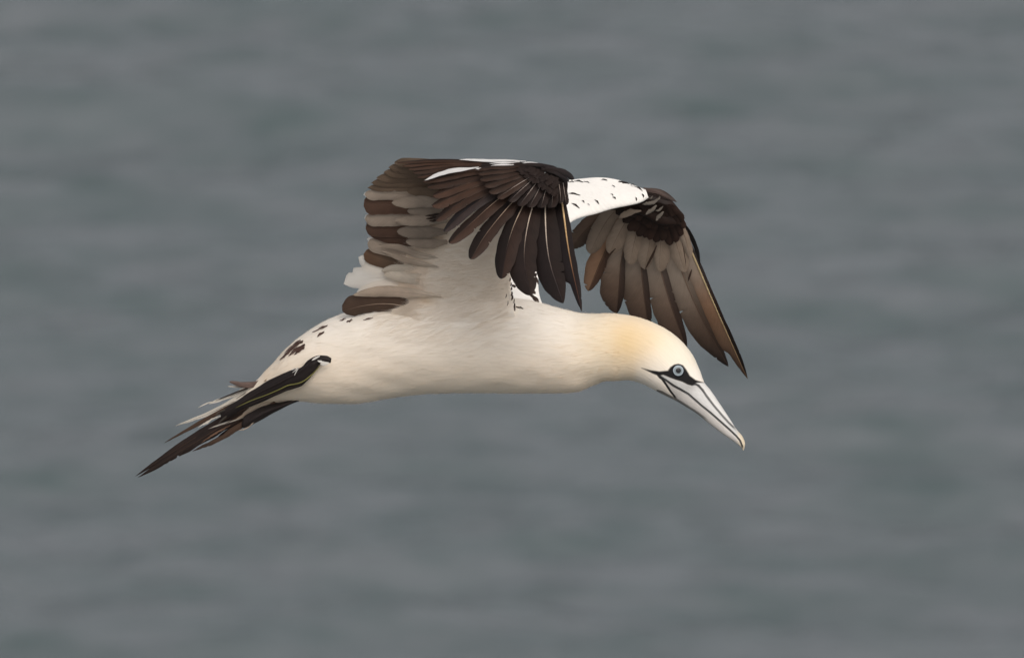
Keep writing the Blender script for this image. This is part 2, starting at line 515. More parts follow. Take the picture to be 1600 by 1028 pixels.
def build_body():
    top = [b[0] for b in BODY]; bot = [b[1] for b in BODY]; hw = [b[2] for b in BODY]
    ns = len(BODY) - 1
    s_head = 17 / ns
    rings = np.concatenate([np.linspace(0, s_head, 260, endpoint=False), np.linspace(s_head, 1, 330)])
    K = 300
    V, sag, lat, q, a = loft(top, bot, hw, axis_body, rings, K)
    n = len(rings)
    # cheek bulge removed in front of the eye; ripple of overlapping body feathers
    cen = V.mean(axis=1, keepdims=True)
    out = nrm(V - cen)
    nx = sag[..., 0] - np.abs(lat) * 1000 * YAW / math.hypot(1, YAW)   # as the near side appears
    ny = sag[..., 1]
    rip = np.zeros(nx.shape)
    r = np.random.default_rng(11)
    for k in range(40):
        fx = r.uniform(0.02, 0.09); fy = r.uniform(0.05, 0.22)
        rip += np.sin(nx * fx + ny * fy * r.choice([-1, 1]) + lat * 1000 * r.uniform(-.1, .1) + r.random() * 7) / 40 ** 0.5
    body_w = 1 - smoothstep(880, 1000, nx)
    V = V + out * (rip * (0.00048 * body_w + 0.0001 * (nx < 1080)))[..., None]
    hm = nx > 985
    g = np.zeros(nx.shape)
    g[hm] = groove(nx[hm], ny[hm])
    V = V - out * (g / 1000)[..., None]
    cols = body_colour(nx, ny)
    along = np.concatenate([[0], np.cumsum(np.linalg.norm(np.diff(cen[:, 0], axis=0), axis=1))]) * 1000
    rad = np.linalg.norm(V - cen, axis=-1).mean(1)
    uv = np.stack([np.repeat(along[:, None], K, 1), np.minimum(a, 2 * math.pi - a)[None] * np.full((n, 1), 60.0)], -1)
    V = V.reshape(-1, 3); cols = cols.reshape(-1, 3); uv = uv.reshape(-1, 2)
    F = np.array(tube_faces(n, K, cap=False))
    fx = nx.reshape(-1)[F].mean(1); fy = ny.reshape(-1)[F].mean(1)
    kind = np.zeros(len(F), int)
    kind[inside(fx, fy, BILL_UP)] = 1
    kind[inside(fx, fy, BILL_LOW)] = 2
    kind[(fx > 1101) & (kind == 0)] = 1
    obs = []
    for k, (nm, mt) in enumerate((('body', M_WHITE), ('upper_bill', M_HORN), ('lower_bill', M_HORN))):
        f = F[kind == k]
        idx, inv = np.unique(f, return_inverse=True)
        ff = inv.reshape(f.shape).tolist()
        if k == 0:
            ff.append([int(np.searchsorted(idx, i)) for i in range(K)][::-1])
        obs.append(mesh_obj(nm, V[idx], ff, mt, gannet, cols[idx], uv[idx]))
    bvh = BVHTree.FromPolygons(V.tolist(), F.tolist())
    return obs, bvh, V, cols
(body, upper_bill, lower_bill), BVH, BODY_V, BODY_C = build_body()

def on_body(x, y, off=0.0):
    """point of the bird's near flank seen at (x, y), with outward normal"""
    far = P(x, y, 0.0)
    org = Vector((CAM - BIRD).tolist())
    hit = BVH.ray_cast(org, (Vector(far.tolist()) - org).normalized())
    if hit[0] is None:
        return far, -FWD
    nn = np.array(hit[1])
    if nn @ FWD > 0: nn = -nn
    return np.array(hit[0]) + nn * off, nn

def flank_depth(x, y):
    """near flank as a smooth sheet that runs on softly past the back"""
    mx = np.array([(t[0] + b_[0]) / 2 for t, b_, h in BODY[:16]])
    ty = np.interp(x, mx, [t[1] for t, b_, h in BODY[:16]]); by = np.interp(x, mx, [b_[1] for t, b_, h in BODY[:16]])
    hw = np.interp(x, mx, [h for t, b_, h in BODY[:16]])
    z = 1 - ((y - (ty + by) / 2) / ((by - ty) / 2)) ** 2
    sp = 0.5 * (z + np.sqrt(z * z + 0.05))
    return axis_body(x, y) - hw * np.sqrt(sp) * 0.985

def body_depth(x, y, lift=0.0):
    """depth of the near flank below (x, y), as a function for feathers lying on it"""
    xs = np.atleast_1d(np.asarray(x, float)); ys = np.atleast_1d(np.asarray(y, float))
    o = np.array([on_body(a, b)[0] @ FWD for a, b in zip(xs, ys)])
    return o - lift

# eyes: pale iris dome with pupil, on both sides
def build_eye(side):
    c, nn = on_body(1059.5, 579.0)
    if side > 0:       # mirror across the bird's middle plane
        mid = P(1000.0, 560.0, axis_body(1000.0, 560.0))
        nl = nrm(np.cross(UP, nrm(RIGHT - FWD * YAW)))
        c = c - 2 * ((c - mid) @ nl) * nl
        nn = nn - 2 * (nn @ nl) * nl
    nn = nrm(nn * 1.0 + (-FWD if side < 0 else FWD) * 0.6)
    t1 = nrm(np.cross(nn, UP)); t2 = np.cross(nn, t1)
    def dome(name, r0, r1, h0, colf, parent, nr):
        V, K = [], []
        for i in range(nr + 1):
            rr = r0 + (r1 - r0) * i / nr
            for j in range(40):
                an = j / 40 * 2 * math.pi
                z = h0 * math.sqrt(max(0, 1 - (rr / 10.5) ** 2)) - 0.0012
                V.append(c + (t1 * math.cos(an) + t2 * math.sin(an)) * rr / 1000 + nn * z)
                K.append(colf(rr))
        F = tube_faces(nr + 1, 40, cap=False)
        if r0 < 0.3: F.append(list(range(40)))
        V = np.array(V)
        return mesh_obj(name, V, F, M_EYE, parent, np.array(K), (V - c)[:, :2] * 1000)
    rim = dome('eye', 8.6, 10.4, 0.0040, lambda r: (0.010, 0.010, 0.012), gannet, 4)
    def iris(r):
        if r > 8.2: return (0.05, 0.06, 0.07)
        if r > 6.6: return (0.36, 0.41, 0.44)
        if r > 5.6: return (0.22, 0.26, 0.28)
        return (0.20, 0.23, 0.24)
    dome('iris', 3.4, 8.7, 0.0044, iris, rim, 12)
    dome('pupil', 0.1, 4.2, 0.0045, lambda r: (0.008, 0.008, 0.009), rim, 5)
build_eye(-1); build_eye(1)

# ------------------------------------------------------------------ wing surfaces
def near_arm(x, y):
    return -0.052 - 0.6 * (490 - y) / 1000 - YAW * (x - 800) / 1000
def near_hand(x, y):
    return -0.205 - 0.80 * (y - 262) / 1000 - YAW * (x - 800) / 1000
def far_arm(x, y):
    return 0.045 + 0.80 * (470 - y) / 1000 - YAW * (x - 850) / 1000
def far_hand(x, y):
    return 0.205 + 0.80 * (y - 295) / 1000 - YAW * (x - 950) / 1000
def plane_normal(f):
    o = P(800., 400., f(800., 400.)); a = P(810., 400., f(810., 400.)); b = P(800., 410., f(800., 410.))
    nn = nrm(np.cross(a - o, b - o))
    return nn if nn @ FWD < 0 else -nn
N_NA, N_NH, N_FA, N_FH = (plane_normal(f) for f in (near_arm, near_hand, far_arm, far_hand))

def wing_surface(name, lead, trail, depth, normal, th0, th1, colf, ns=70, na=72, ripple=0.0008, parent=None, merge=False):
    Lc = resample(lead, ns); Tc = resample(trail, ns)
    s = np.linspace(0, 1, ns)
    a = np.arange(na) / na * 2 * math.pi
    t = (1 - np.cos(a)) / 2
    th = (2.6 * np.sqrt(np.clip(t, 0, 1)) * (1 - t)) * np.sign(np.sin(a) + 1e-9)
    q = Lc[:, None] * (1 - t)[None, :, None] + Tc[:, None] * t[None, :, None]
    half = (th0 + (th1 - th0) * s)[:, None] * th[None]
    D = depth(q[..., 0], q[..., 1])
    V = P(q[..., 0], q[..., 1], D)
    if merge:
        half = half * (1 - 0.85 * smoothstep(470, 520, q[..., 1]))
    r = np.random.default_rng(5)
    rip = np.zeros(D.shape)
    for k in range(24):
        rip += np.sin(q[..., 0] * r.uniform(.02, .10) + q[..., 1] * r.uniform(-.15, .15) + r.random() * 7) / 5
    V = V + normal * (half + rip * ripple)[..., None]
    if merge:          # the lining runs smoothly down onto the flank
        dv = V @ FWD
        X_, Y_ = q[..., 0], q[..., 1]
        flank = flank_depth(X_, Y_) + 0.001
        kk = 0.012 + 0.05 * (1 - smoothstep(475, 500, Y_) * (1 - smoothstep(600, 665, X_))) * (1 - smoothstep(765, 805, X_) * smoothstep(485, 508, Y_))
        h = np.clip(0.5 + 0.5 * (flank - dv) / kk, 0, 1)
        dn = flank * (1 - h) + dv * h - kk * h * (1 - h)
        low = (np.sin(a)[None] > 1e-6) & (q[..., 1] > 300)
        V = np.where(low[..., None], V + FWD * (dn - dv)[..., None], V)
    cols = colf(q[..., 0], q[..., 1], t[None] + 0 * D, np.sin(a)[None] + 0 * D)
    uv = np.stack([np.repeat((t * 180)[None], ns, 0), np.repeat((s * 260)[:, None], na, 1)], -1)
    return mesh_obj(name, V.reshape(-1, 3), tube_faces(ns, na), M_WHITE, parent or gannet, cols.reshape(-1, 3), uv.reshape(-1, 2))

BR_DK = (0.030, 0.018, 0.014)
BR = (0.060, 0.034, 0.024)
BR_MID = (0.095, 0.058, 0.040)
UNDER = (0.22, 0.165, 0.125)
UNDER_DK = (0.085, 0.052, 0.036)
CREAM = np.array((0.74, 0.64, 0.53))
SHAFT = (0.62, 0.50, 0.38)

def near_arm_colour(x, y, t, side):
    K = np.ones(x.shape + (3,)) * np.array([0.80, 0.70, 0.595])
    def blend(col, w):
        nonlocal K
        w = np.clip(w, 0, 1)[..., None]
        K = K * (1 - w) + np.asarray(col) * w
    blend((0.83, 0.755, 0.665), smoothstep(440, 515, y))
    blend((0.55, 0.38, 0.22), 0.75 * np.exp(-((x - 664) / 17) ** 2 - ((y - 466 - (x - 664) * 0.12) / 6.5) ** 2))
    blend(BR, (side < 0) * smoothstep(430, 380, y))
    blend(BR, smoothstep(345, 300, y))
    return K

wing_near = wing_surface('wing',
    [(806, 540), (807, 512), (803, 480), (798, 445), (806, 395), (832, 345), (862, 300), (884, 276)],
    [(606, 545), (604, 520), (612, 486), (622, 448), (634, 402), (648, 362), (690, 320), (730, 272)],
    near_arm, N_NA, 0.013, 0.006, near_arm_colour, merge=True, ns=110)

def far_arm_colour(x, y, t, side):
    K = np.ones(x.shape + (3,)) * np.array([0.86, 0.82, 0.77])
    def blend(col, w):
        nonlocal K
        w = np.clip(w, 0, 1)[..., None]
        K = K * (1 - w) + np.asarray(col) * w
    blend(BR, (side < -0.2) * 1.0)
    return K

wing_far = wing_surface('wing',
    [(852, 486), (842, 455), (846, 415), (884, 354), (940, 331), (996, 317.5), (1013, 308)],
    [(720, 486), (700, 430), (716, 350), (790, 296), (885, 281.5), (955, 279), (1009, 297)],
    far_arm, N_FA, 0.014, 0.006, far_arm_colour)

# ------------------------------------------------------------------ near wing, hand seen from above
def shades(*c): return [np.array(x) for x in c]
def nh(off): return lambda x, y: near_hand(x, y) - off

# primaries, outermost first: shaft points base->tip, half-widths (viewer's right, left of growth), style
PRIM = [
    ([(872, 285), (880, 330), (890, 400), (909, 487)], 22, 8.5, dict(ut=0.62, pw=0.9, cut=(0.72, .42), rach=[(0.60, 0.46, 0.28), (0.55, 0.36, 0.18), (0.16, 0.08, 0.04), (0.03, 0.02, 0.02)], rw=1.9)),
    ([(856, 285), (852, 335), (858, 405), (880, 474)], 26, 20, dict(ut=0.60, pw=0.8, rach=[SHAFT, (0.55, 0.45, 0.36), (0.13, 0.10, 0.085), (0.02, 0.016, 0.015)], rw=1.5)),
    ([(846, 285), (826, 345), (819, 405), (829, 461)], 24, 19, dict(ut=0.68, pw=0.65, rach=[SHAFT, (0.48, 0.38, 0.30), (0.07, 0.05, 0.04), (0.02, 0.015, 0.014)], rw=1.4)),
    ([(838, 284), (806, 345), (790, 395), (784, 436)], 18, 19, dict(ut=0.66, pw=0.6, rach=[SHAFT, (0.40, 0.30, 0.22), (0.045, 0.03, 0.024), (0.02, 0.015, 0.014)], rw=1.3)),
    ([(832, 283), (790, 328), (758, 368), (736, 405)], 18, 15, dict(ut=0.70, pw=0.55, rach=[SHAFT, (0.26, 0.18, 0.13), (0.05, 0.03, 0.022)], rw=1.1)),
    ([(826, 281), (778, 312), (735, 350), (702, 380)], 14, 14, dict(ut=0.74, pw=0.5, rach=[SHAFT, (0.18, 0.12, 0.085), (0.04, 0.024, 0.018)], rw=1.0)),
    ([(820, 279), (765, 304), (724, 333), (694, 362)], 11, 11, dict(ut=0.76, pw=0.5, rach=[BR, BR], rw=0.8)),
    ([(814, 277), (755, 297), (712, 321), (681, 345)], 12, 12, dict(ut=0.78, pw=0.5, rach=[BR, BR], rw=0.8)),
    ([(808, 275), (750, 290), (705, 309), (675, 322)], 11, 12, dict(ut=0.80, pw=0.5, rach=[BR_MID, BR_MID], rw=0.8)),
    ([(804, 272), (750, 281), (705, 296), (676, 306)], 10, 11, dict(ut=0.80, pw=0.5, rach=[BR_MID, BR_MID], rw=0.8)),
    ([(800, 269), (750, 275), (700, 286), (668, 292)], 9, 9, dict(ut=0.80, pw=0.5, rach=[BR, BR], rw=0.7)),
    ([(800, 267), (745, 268), (695, 277), (661, 284)], 7, 7, dict(ut=0.80, pw=0.5, rach=[BR, BR], rw=0.7)),
    ([(796, 264), (740, 264), (690, 270), (652, 277)], 6, 6, dict(ut=0.80, pw=0.5, rach=[BR, BR], rw=0.7)),
    ([(790, 261), (730, 260), (685, 264), (645, 270)], 6, 6, dict(ut=0.80, pw=0.5, rach=[BR, BR], rw=0.7)),
    ([(786, 258), (730, 256), (680, 259), (638, 264.5)], 5, 5, dict(ut=0.80, pw=0.5, rach=[BR, BR], rw=0.6)),
    ([(780, 256), (720, 253.5), (675, 255), (629, 259)], 4.5, 4.5, dict(ut=0.80, pw=0.5, rach=[BR, BR], rw=0.6)),
    ([(776, 254), (720, 251), (670, 251.5), (620, 254)], 3.5, 3.5, dict(ut=0.80, pw=0.6, rach=[BR, BR], rw=0.6)),
]
for i, (pts, wr, wl, kw) in enumerate(PRIM):
    t = i / (len(PRIM) - 1)
    base = np.array((0.0125, 0.0080, 0.0072)) * (1 - min(1, t * 2.2)) + np.array((0.031, 0.0178, 0.0120)) * min(1, t * 2.2) * rng.uniform(.8, 1.2)
    if i == 6: base = np.array((0.022, 0.017, 0.017))
    if i % 3 == 1 and i > 6: base = base * 0.72
    tipc = base * (1.15 if i < 4 else 1.25)
    nm = 'primary_feather' if i < 10 else 'secondary_feather'
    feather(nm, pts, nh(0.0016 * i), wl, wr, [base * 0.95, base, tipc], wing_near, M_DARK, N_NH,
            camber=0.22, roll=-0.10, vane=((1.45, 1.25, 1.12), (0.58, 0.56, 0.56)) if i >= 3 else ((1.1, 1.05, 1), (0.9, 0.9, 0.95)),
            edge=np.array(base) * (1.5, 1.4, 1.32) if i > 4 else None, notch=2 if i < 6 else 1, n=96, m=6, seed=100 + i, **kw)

# the stray white feathers in the dark hand
for pts, w, off in (([(748, 261.5), (715, 266), (685, 273), (663, 282)], 4.4, .030), ([(803, 257), (780, 259.5), (760, 263), (743, 264.5)], 3.2, .034),
                    ([(822, 252.5), (790, 251.5), (750, 250.8), (717, 249.8)], 2.7, .030), ([(812, 253.5), (795, 254.5), (780, 255.3), (765, 255.5)], 1.5, .034),
                    ([(846, 257), (838, 255), (828, 254.5), (816, 254.8)], 1.5, .034),
                    ([(853, 270), (846, 273), (839, 277), (833, 280)], 3.4, .036)):
    feather('covert_feather', pts, nh(off), w, w, [(0.90, 0.88, 0.86)], wing_near, M_PALE, N_NH, ut=0.55, pw=0.8, base=0.25, camber=-0.1, rach=(0.8, 0.76, 0.72), rw=0.4, n=18, m=3, fray=0.08)

# greater coverts over the primary bases, then rows of small coverts up to the wrist
GC = [([(879, 280), (882, 300), (885, 321)], 5, True), ([(872, 280), (875, 298), (876, 318)], 6, True), ([(866, 280), (864, 300), (862, 325)], 9.5, True),
      ([(858, 279), (852, 300), (845, 325)], 9.5, True), ([(851, 278), (840, 300), (827, 324)], 9.5, True), ([(845, 276), (829, 298), (811, 322)], 9.5, True),
      ([(839, 275), (815, 296), (795, 315)], 8.5, True), ([(833, 274), (802, 293), (777, 310)], 8.5, True), ([(827, 273), (795, 288), (764, 301)], 8, False),
      ([(820, 271), (788, 281), (757, 291)], 7.5, False), ([(818, 268), (783, 274), (750, 281)], 7, False), ([(815, 264), (780, 267), (747, 272)], 5.5, False),
      ([(812, 260), (780, 261), (748, 264)], 4, False)]
for i, (pts, w, sh) in enumerate(GC):
    base = np.array((0.0150, 0.0098, 0.0084)) if i < 7 else np.array((0.026, 0.0155, 0.011))
    feather('covert_feather', pts, nh(0.026 + 0.0012 * i), w, w, [base, base * 1.1, base * 1.25], wing_near, M_DARK, N_NH, ut=0.72, pw=0.45, base=0.7,
            camber=0.25, roll=-0.12, vane=((1.3, 1.15, 1.05), (0.9, 0.9, 0.9)), edge=base * 1.6, rach=[(0.50, 0.43, 0.38), (0.35, 0.28, 0.24), base] if sh else [base, base], rw=0.7, n=26, m=5, seed=200 + i)
k = 0
for row, (dist, cnt, ln, w) in enumerate(((13, 9, 25, 8.0), (6, 6, 20, 8.0))):
    for j in range(cnt):
        f = j / (cnt - 1)
        ang = math.radians(90 + 86 * f + rng.normal(0, 3))          # down ... back
        cx, cy = 866 - 34 * f, 282 - 17 * f
        dx, dy = math.cos(ang), math.sin(ang)
        sq = 1 - 0.55 * f
        x0, y0 = cx + dx * (dist - 12), cy + dy * (dist - 12) * sq
        x1, y1 = cx + dx * (dist - 12 + ln), cy + dy * (dist - 12 + ln) * sq
        base = np.array((0.0200, 0.0118, 0.0092)) * rng.uniform(0.85, 1.0)
        feather('covert_feather', [(x0, y0), ((x0 + x1) / 2 + rng.normal(0, .6), (y0 + y1) / 2), (x1, y1)], nh(0.042 + 0.002 * row + 0.0004 * (j % 3)), w * (1 - 0.3 * f), w * (1 - 0.3 * f),
                [base, base, base * 1.1], wing_near, M_DARK, N_NH, ut=0.4, pw=0.9, base=0.9, camber=0.05, fray=0.12, rach=base * 1.1, rw=0.4, n=14, m=4, seed=300 + k)
        k += 1
# wrist and hand bones under the coverts, and the alula along the leading edge
def hand_body(name, pairs, hw, dfun, col, parent, rings=50, around=28):
    V, sag, lat, q, a = loft([p[0] for p in pairs], [p[1] for p in pairs], hw, dfun, rings, around)
    col = np.ones((V.shape[0] * V.shape[1], 3)) * np.asarray(col)
    uv = np.stack([np.repeat(np.linspace(0, 100, rings)[:, None], around, 1), np.repeat((a * 12)[None], rings, 0)], -1)
    return mesh_obj(name, V.reshape(-1, 3), tube_faces(rings, around), M_DARK, parent, col, uv.reshape(-1, 2))
hand_body('wrist', [((730, 251.5), (730, 262)), ((770, 252), (770, 276)), ((820, 254), (815, 292)), ((850, 258), (848, 305)), ((872, 264), (866, 318)), ((884, 273), (880, 315)), ((887, 285), (886, 300))],
          [.004, .008, .011, .011, .009, .006, .002], lambda x, y: near_hand(x, y) - 0.014, (0.018, 0.0108, 0.0085), wing_near)
for pts, wl, wr, off in (([(852, 262), (872, 264.5), (886, 271), (896.5, 280.5)], 4.6, 4.6, .050), ([(846, 263), (866, 268), (880, 276), (889, 284)], 4.0, 4.0, .047), ([(820, 256), (845, 257), (862, 261), (878, 268)], 3.6, 3.6, .046)):
    feather('alula_feather', pts, nh(off), wl, wr, [(0.026, 0.017, 0.014), (0.020, 0.0145, 0.0135), (0.016, 0.0128, 0.0125)], wing_near, M_DARK, N_NH, ut=0.7, pw=0.5, base=0.6, camber=0.5, rach=(0.03, 0.02, 0.02), rw=0.8, n=24, m=5)

# ------------------------------------------------------------------ near wing, arm seen from below
def na(off): return lambda x, y: near_arm(x, y) - off
GREY = np.array((0.36, 0.285, 0.225)); DKB = np.array((0.095, 0.053, 0.036)); MIDB = np.array((0.165, 0.112, 0.076))
SEC = [  # shaft base->tip, half-width above, below, colours, options
    ([(720, 262), (670, 257), (616, 254)], 7, 7, [MIDB, MIDB, MIDB * .8], {}),
    ([(715, 270), (660, 264), (607, 262)], 7, 7, [MIDB, MIDB, MIDB * .85], {}),
    ([(712, 277), (655, 272), (599, 270)], 7, 7, [MIDB, MIDB, MIDB * .85], {}),
    ([(712, 284), (650, 279), (588, 278)], 7, 7, [MIDB, MIDB, MIDB * .9], {}),
    ([(712, 290), (645, 286), (580, 286)], 7, 7, [MIDB, MIDB * 1.1, MIDB * .8], {}),
    ([(712, 296), (640, 292), (574, 294)], 6, 6, [MIDB, MIDB, MIDB * .8], {}),
    ([(690, 306), (630, 303), (570, 303.5)], 6, 9, [GREY * .75, GREY, GREY], dict(ut=.86)),
    ([(690, 322), (630, 320), (568, 322)], 13, 13, [MIDB, DKB * 1.1, DKB], dict(ut=.88)),
    ([(690, 340), (630, 342), (570, 343)], 8, 10, [GREY * .8, GREY, GREY], dict(ut=.86)),
    ([(690, 360), (630, 359), (571, 357)], 12, 11, [MIDB, DKB, DKB], dict(ut=.88)),
    ([(690, 378), (640, 376), (605, 371), (576, 362)], 9, 8, [MIDB, DKB * 1.0, DKB], dict(ut=.84)),
    ([(700, 402), (650, 398), (610, 389), (574, 380)], 10, 11, [GREY * 1.2, GREY * 1.1, GREY], dict(ut=.86)),
    ([(700, 424), (652, 419), (610, 409), (568, 397)], 11, 12, [MIDB * 1.3, MIDB * .9, np.array((0.145, 0.080, 0.048))], dict(ut=.86)),
]
for i, (pts, wu, wd, cols, kw) in enumerate(SEC):
    o = dict(ut=0.85, pw=0.5) if i > 5 else dict(ut=0.80, pw=0.85, notch=2); o.update(kw)
    # growing towards the viewer's left: the viewer's upper side is the right of growth
    feather('secondary_feather', pts, na(0.010 - 0.0016 * i + 0.006), wd * 1.2, wu * 1.2, cols, wing_near, M_UNDER, N_NA, camber=0.04, roll=-0.16, base=0.85,
            rach=[cols[0] * 1.2, cols[-1] * 1.1], rw=0.7, n=36, m=6, edge=np.array(cols[-1]) * (1.3 if i % 2 else 0.9), seed=400 + i, fray=0.03, **o)
# white-tipped feathers of the upper side showing past the trailing edge
for pts, w in (([(640, 305), (605, 303), (568, 305)], 5.5), ([(640, 343), (605, 341), (569, 341)], 7), ([(640, 380), (605, 378), (573, 374)], 5.5)):
    feather('secondary_feather', pts, na(-0.012), w, w, [(0.85, 0.81, 0.76)], wing_near, M_THIN, N_NA, ut=0.85, rach=(0.6, 0.55, 0.5), rw=0.5, n=24, m=4)
# broad pale inner feathers and the dark tertial over the flank
PALE = np.array((0.93, 0.865, 0.785))
for i, (pts, wu, wd, cols, mt, off, kw) in enumerate((
    ([(700, 436), (640, 424), (600, 416), (560, 402)], 12, 22, [PALE * .8, PALE, PALE], M_THIN, -.006, dict(ut=.78, pw=.6, fray=.08, notch=5)),
    ([(700, 446), (640, 436), (585, 434), (537, 444)], 33, 25, [PALE * .9, PALE, PALE], M_THIN, -.003, dict(ut=.60, pw=.85, fray=.09, notch=6)),
    ([(700, 452), (650, 450), (600, 452), (556, 460)], 16, 14, [PALE * .9, PALE, PALE], M_THIN, 0, dict(ut=.7, pw=.7, fray=.08)),
    ([(690, 420), (650, 420), (620, 420), (596, 424)], 8, 11, [CREAM, CREAM * .9, CREAM * .82], M_UNDER, .004, dict(ut=.6)),
    ([(690, 430), (655, 436), (625, 434), (600, 428)], 10, 10, [CREAM, CREAM * .95, CREAM * .9], M_UNDER, .006, dict(ut=.6)),
    ([(690, 404), (655, 398), (625, 388), (590, 383)], 6, 7, [CREAM, GREY * 1.2, GREY * 1.1], M_UNDER, .007, dict(ut=.6, pw=.8)),
    ([(690, 418), (655, 412), (625, 403), (597, 393)], 5, 6, [CREAM, GREY * 1.25, GREY * 1.15], M_UNDER, .008, dict(ut=.6, pw=.8)),
)):
    o = dict(ut=0.85, pw=0.5); o.update(kw)
    feather('tertial_feather', pts, na(off), wd, wu, cols, wing_near, mt, N_NA, camber=0.10, base=0.35, rach=np.array(cols[-1]) * .95, rw=0.6, n=30, m=6, seed=440 + i, **o)
TERT = np.array((0.085, 0.052, 0.036))
feather('tertial_feather', [(652, 482), (608, 475), (572, 477), (535, 486)], lambda x, y: near_arm(x, y) - 0.010, 17, 20, [TERT * 1.4, TERT, TERT * .95], wing_near, M_UNDER, N_NA,
        ut=.72, pw=.5, base=.5, camber=.25, rach=[(0.5, 0.4, 0.3), (0.42, 0.30, 0.22), TERT], rw=1.0, n=40, m=7, seed=460)
feather('tertial_feather', [(690, 464), (640, 458), (600, 456), (551, 461)], lambda x, y: near_arm(x, y) - 0.014, 10, 10, [CREAM, GREY * 1.55, GREY * 1.3], wing_near, M_UNDER, N_NA,
        ut=.6, pw=.8, base=.25, camber=.15, rach=GREY * 1.3, rw=.5, n=34, m=6, seed=461)
# median under-coverts, rounded, over the secondary bases
for i, (pts, wu, wd, c) in enumerate((([(700, 318), (660, 315), (612, 317)], 9, 11, GREY), ([(700, 345), (655, 344), (616, 346)], 8, 10, GREY * 1.05),
                                     ([(700, 362), (660, 363), (620, 362)], 11, 11, GREY * .62), ([(700, 303), (668, 300), (636, 299)], 8, 9, MIDB * 1.1),
                                     ([(700, 332), (665, 331), (636, 330)], 9, 10, GREY * .8), ([(700, 378), (668, 380), (634, 377)], 9, 10, GREY * .95))):
    feather('covert_feather', pts, na(0.022 - 0.001 * i), wd, wu, [c * 1.15, c * 1.05, c], wing_near, M_UNDER, N_NA, ut=.55, pw=.55, base=.4, camber=.04, roll=-.1, rach=c * 1.05, rw=.4, n=28, m=5, seed=470 + i)
# tuft of dark tips at the edge of the lining
for pts in ([(692, 334), (678, 336), (664, 338)], [(690, 338), (676, 341), (665, 342)], [(688, 341), (678, 345), (670, 346)], [(692, 325), (682, 324), (674, 320)]):
    feather('covert_feather', pts, na(0.030), 2.2, 2.2, [BR_DK, BR_DK, BR], wing_near, M_DARK, N_NA, ut=.5, pw=.8, n=14, m=3)
# dark specks on the leading edge of the arm
for i, (x, y) in enumerate([(797, 438), (797.5, 445), (798.5, 452), (799.5, 459), (800.5, 465), (802, 471), (803.5, 477), (804.5, 483), (804, 490), (802, 495), (790, 463), (793, 474)]):
    l = rng.uniform(4, 8)
    w = (rng.uniform(.8, 1.7) if i < 10 else .7)
    x += rng.normal(0, .6)
    feather('covert_feather', [(x + .5, y - 4), (x + .4, y), (x - 1.2, y + l - 3)], na(0.010 if i < 10 else 0.0215), w, w, [BR_DK, BR], wing_near, M_DARK, N_NA, ut=.4, pw=.7, n=10, m=3)

# ------------------------------------------------------------------ far wing: dark crescents on the white arm
SPOT = [((888, 285), (897, 284.5), 1.4), ((897, 283), (912, 285), 1.6), ((912, 284), (921, 286), 1.0), ((940, 281), (949, 282.5), 1.5), ((966, 284), (978, 287), 2.2), ((972, 286), (984, 288), 1.6),
        ((991, 291), (1004, 298.5), 1.5), ((888, 302), (907, 305.5), 1.6), ((893, 317.5), (906, 326), 1.6), ((909, 313), (913, 317), 1.1), ((929, 312), (936, 319), 1.3),
        ((954, 303), (958, 306), 1.0), ((957, 308), (962, 311), 1.4), ((993, 308), (994.5, 314), 1.4), ((1003, 303), (1006, 309), 1.4),
        ((956, 290), (961, 293), .8), ((985, 288.5), (992, 290), 1.0), ((918, 319), (921, 321), .7)]
def fa(off): return lambda x, y: far_arm(x, y) - off
def on_wing(ob):
    me = ob.data
    return BVHTree.FromPolygons([v.co for v in me.vertices], [p.vertices for p in me.polygons])
FAR_BVH = on_wing(wing_far)
def far_surface(off):
    def f(x, y):
        xs = np.atleast_1d(np.asarray(x, float)); ys = np.atleast_1d(np.asarray(y, float))
        org = Vector((CAM - BIRD).tolist()); r = []
        for a, b in zip(xs, ys):
            h = FAR_BVH.ray_cast(org, (Vector(P(a, b, 0.2).tolist()) - org).normalized())
            r.append((np.array(h[0]) @ FWD if h[0] is not None else far_arm(a, b) - 0.008) - off)
        return np.array(r)
    return f
for i, (a, b, w) in enumerate(SPOT):
    mid = ((a[0] + b[0]) / 2 + .3, (a[1] + b[1]) / 2 - 1.0)
    feather('covert_feather', [a, mid, b], far_surface(0.0015), w, w * .7, [(0.02, 0.014, 0.012)], wing_far, M_DARK, N_FA, ut=.35, pw=.7, base=.4, n=12, m=3, fray=.1)
# striped leading edge near the far shoulder
for pts, w in (([(838, 418), (834, 424), (830, 430)], 2.6), ([(829, 438), (833, 444), (837, 449)], 2.2), ([(827, 450), (832, 455), (837, 459)], 3.0), ([(828, 460), (836, 466), (842, 474)], 3.2),
               ([(836, 430), (839, 437), (841, 445)], 1.6), ([(832, 466), (836, 470), (838, 474)], .9), ([(826, 446), (829, 455), (832, 462)], 2.6)):
    feather('covert_feather', pts, far_surface(0.002), w, w, [BR_DK, BR], wing_far, M_DARK, N_FA, ut=.5, pw=.6, n=12, m=3)

# ------------------------------------------------------------------ far wing, hand seen from below
def fh(off): return lambda x, y: far_hand(x, y) - off
FU = np.array((0.43, 0.33, 0.255)); FM = np.array((0.29, 0.19, 0.135)); FD = np.array((0.065, 0.037, 0.026)); FO = np.array((0.36, 0.205, 0.125)); FB = np.array((0.016, 0.011, 0.010))
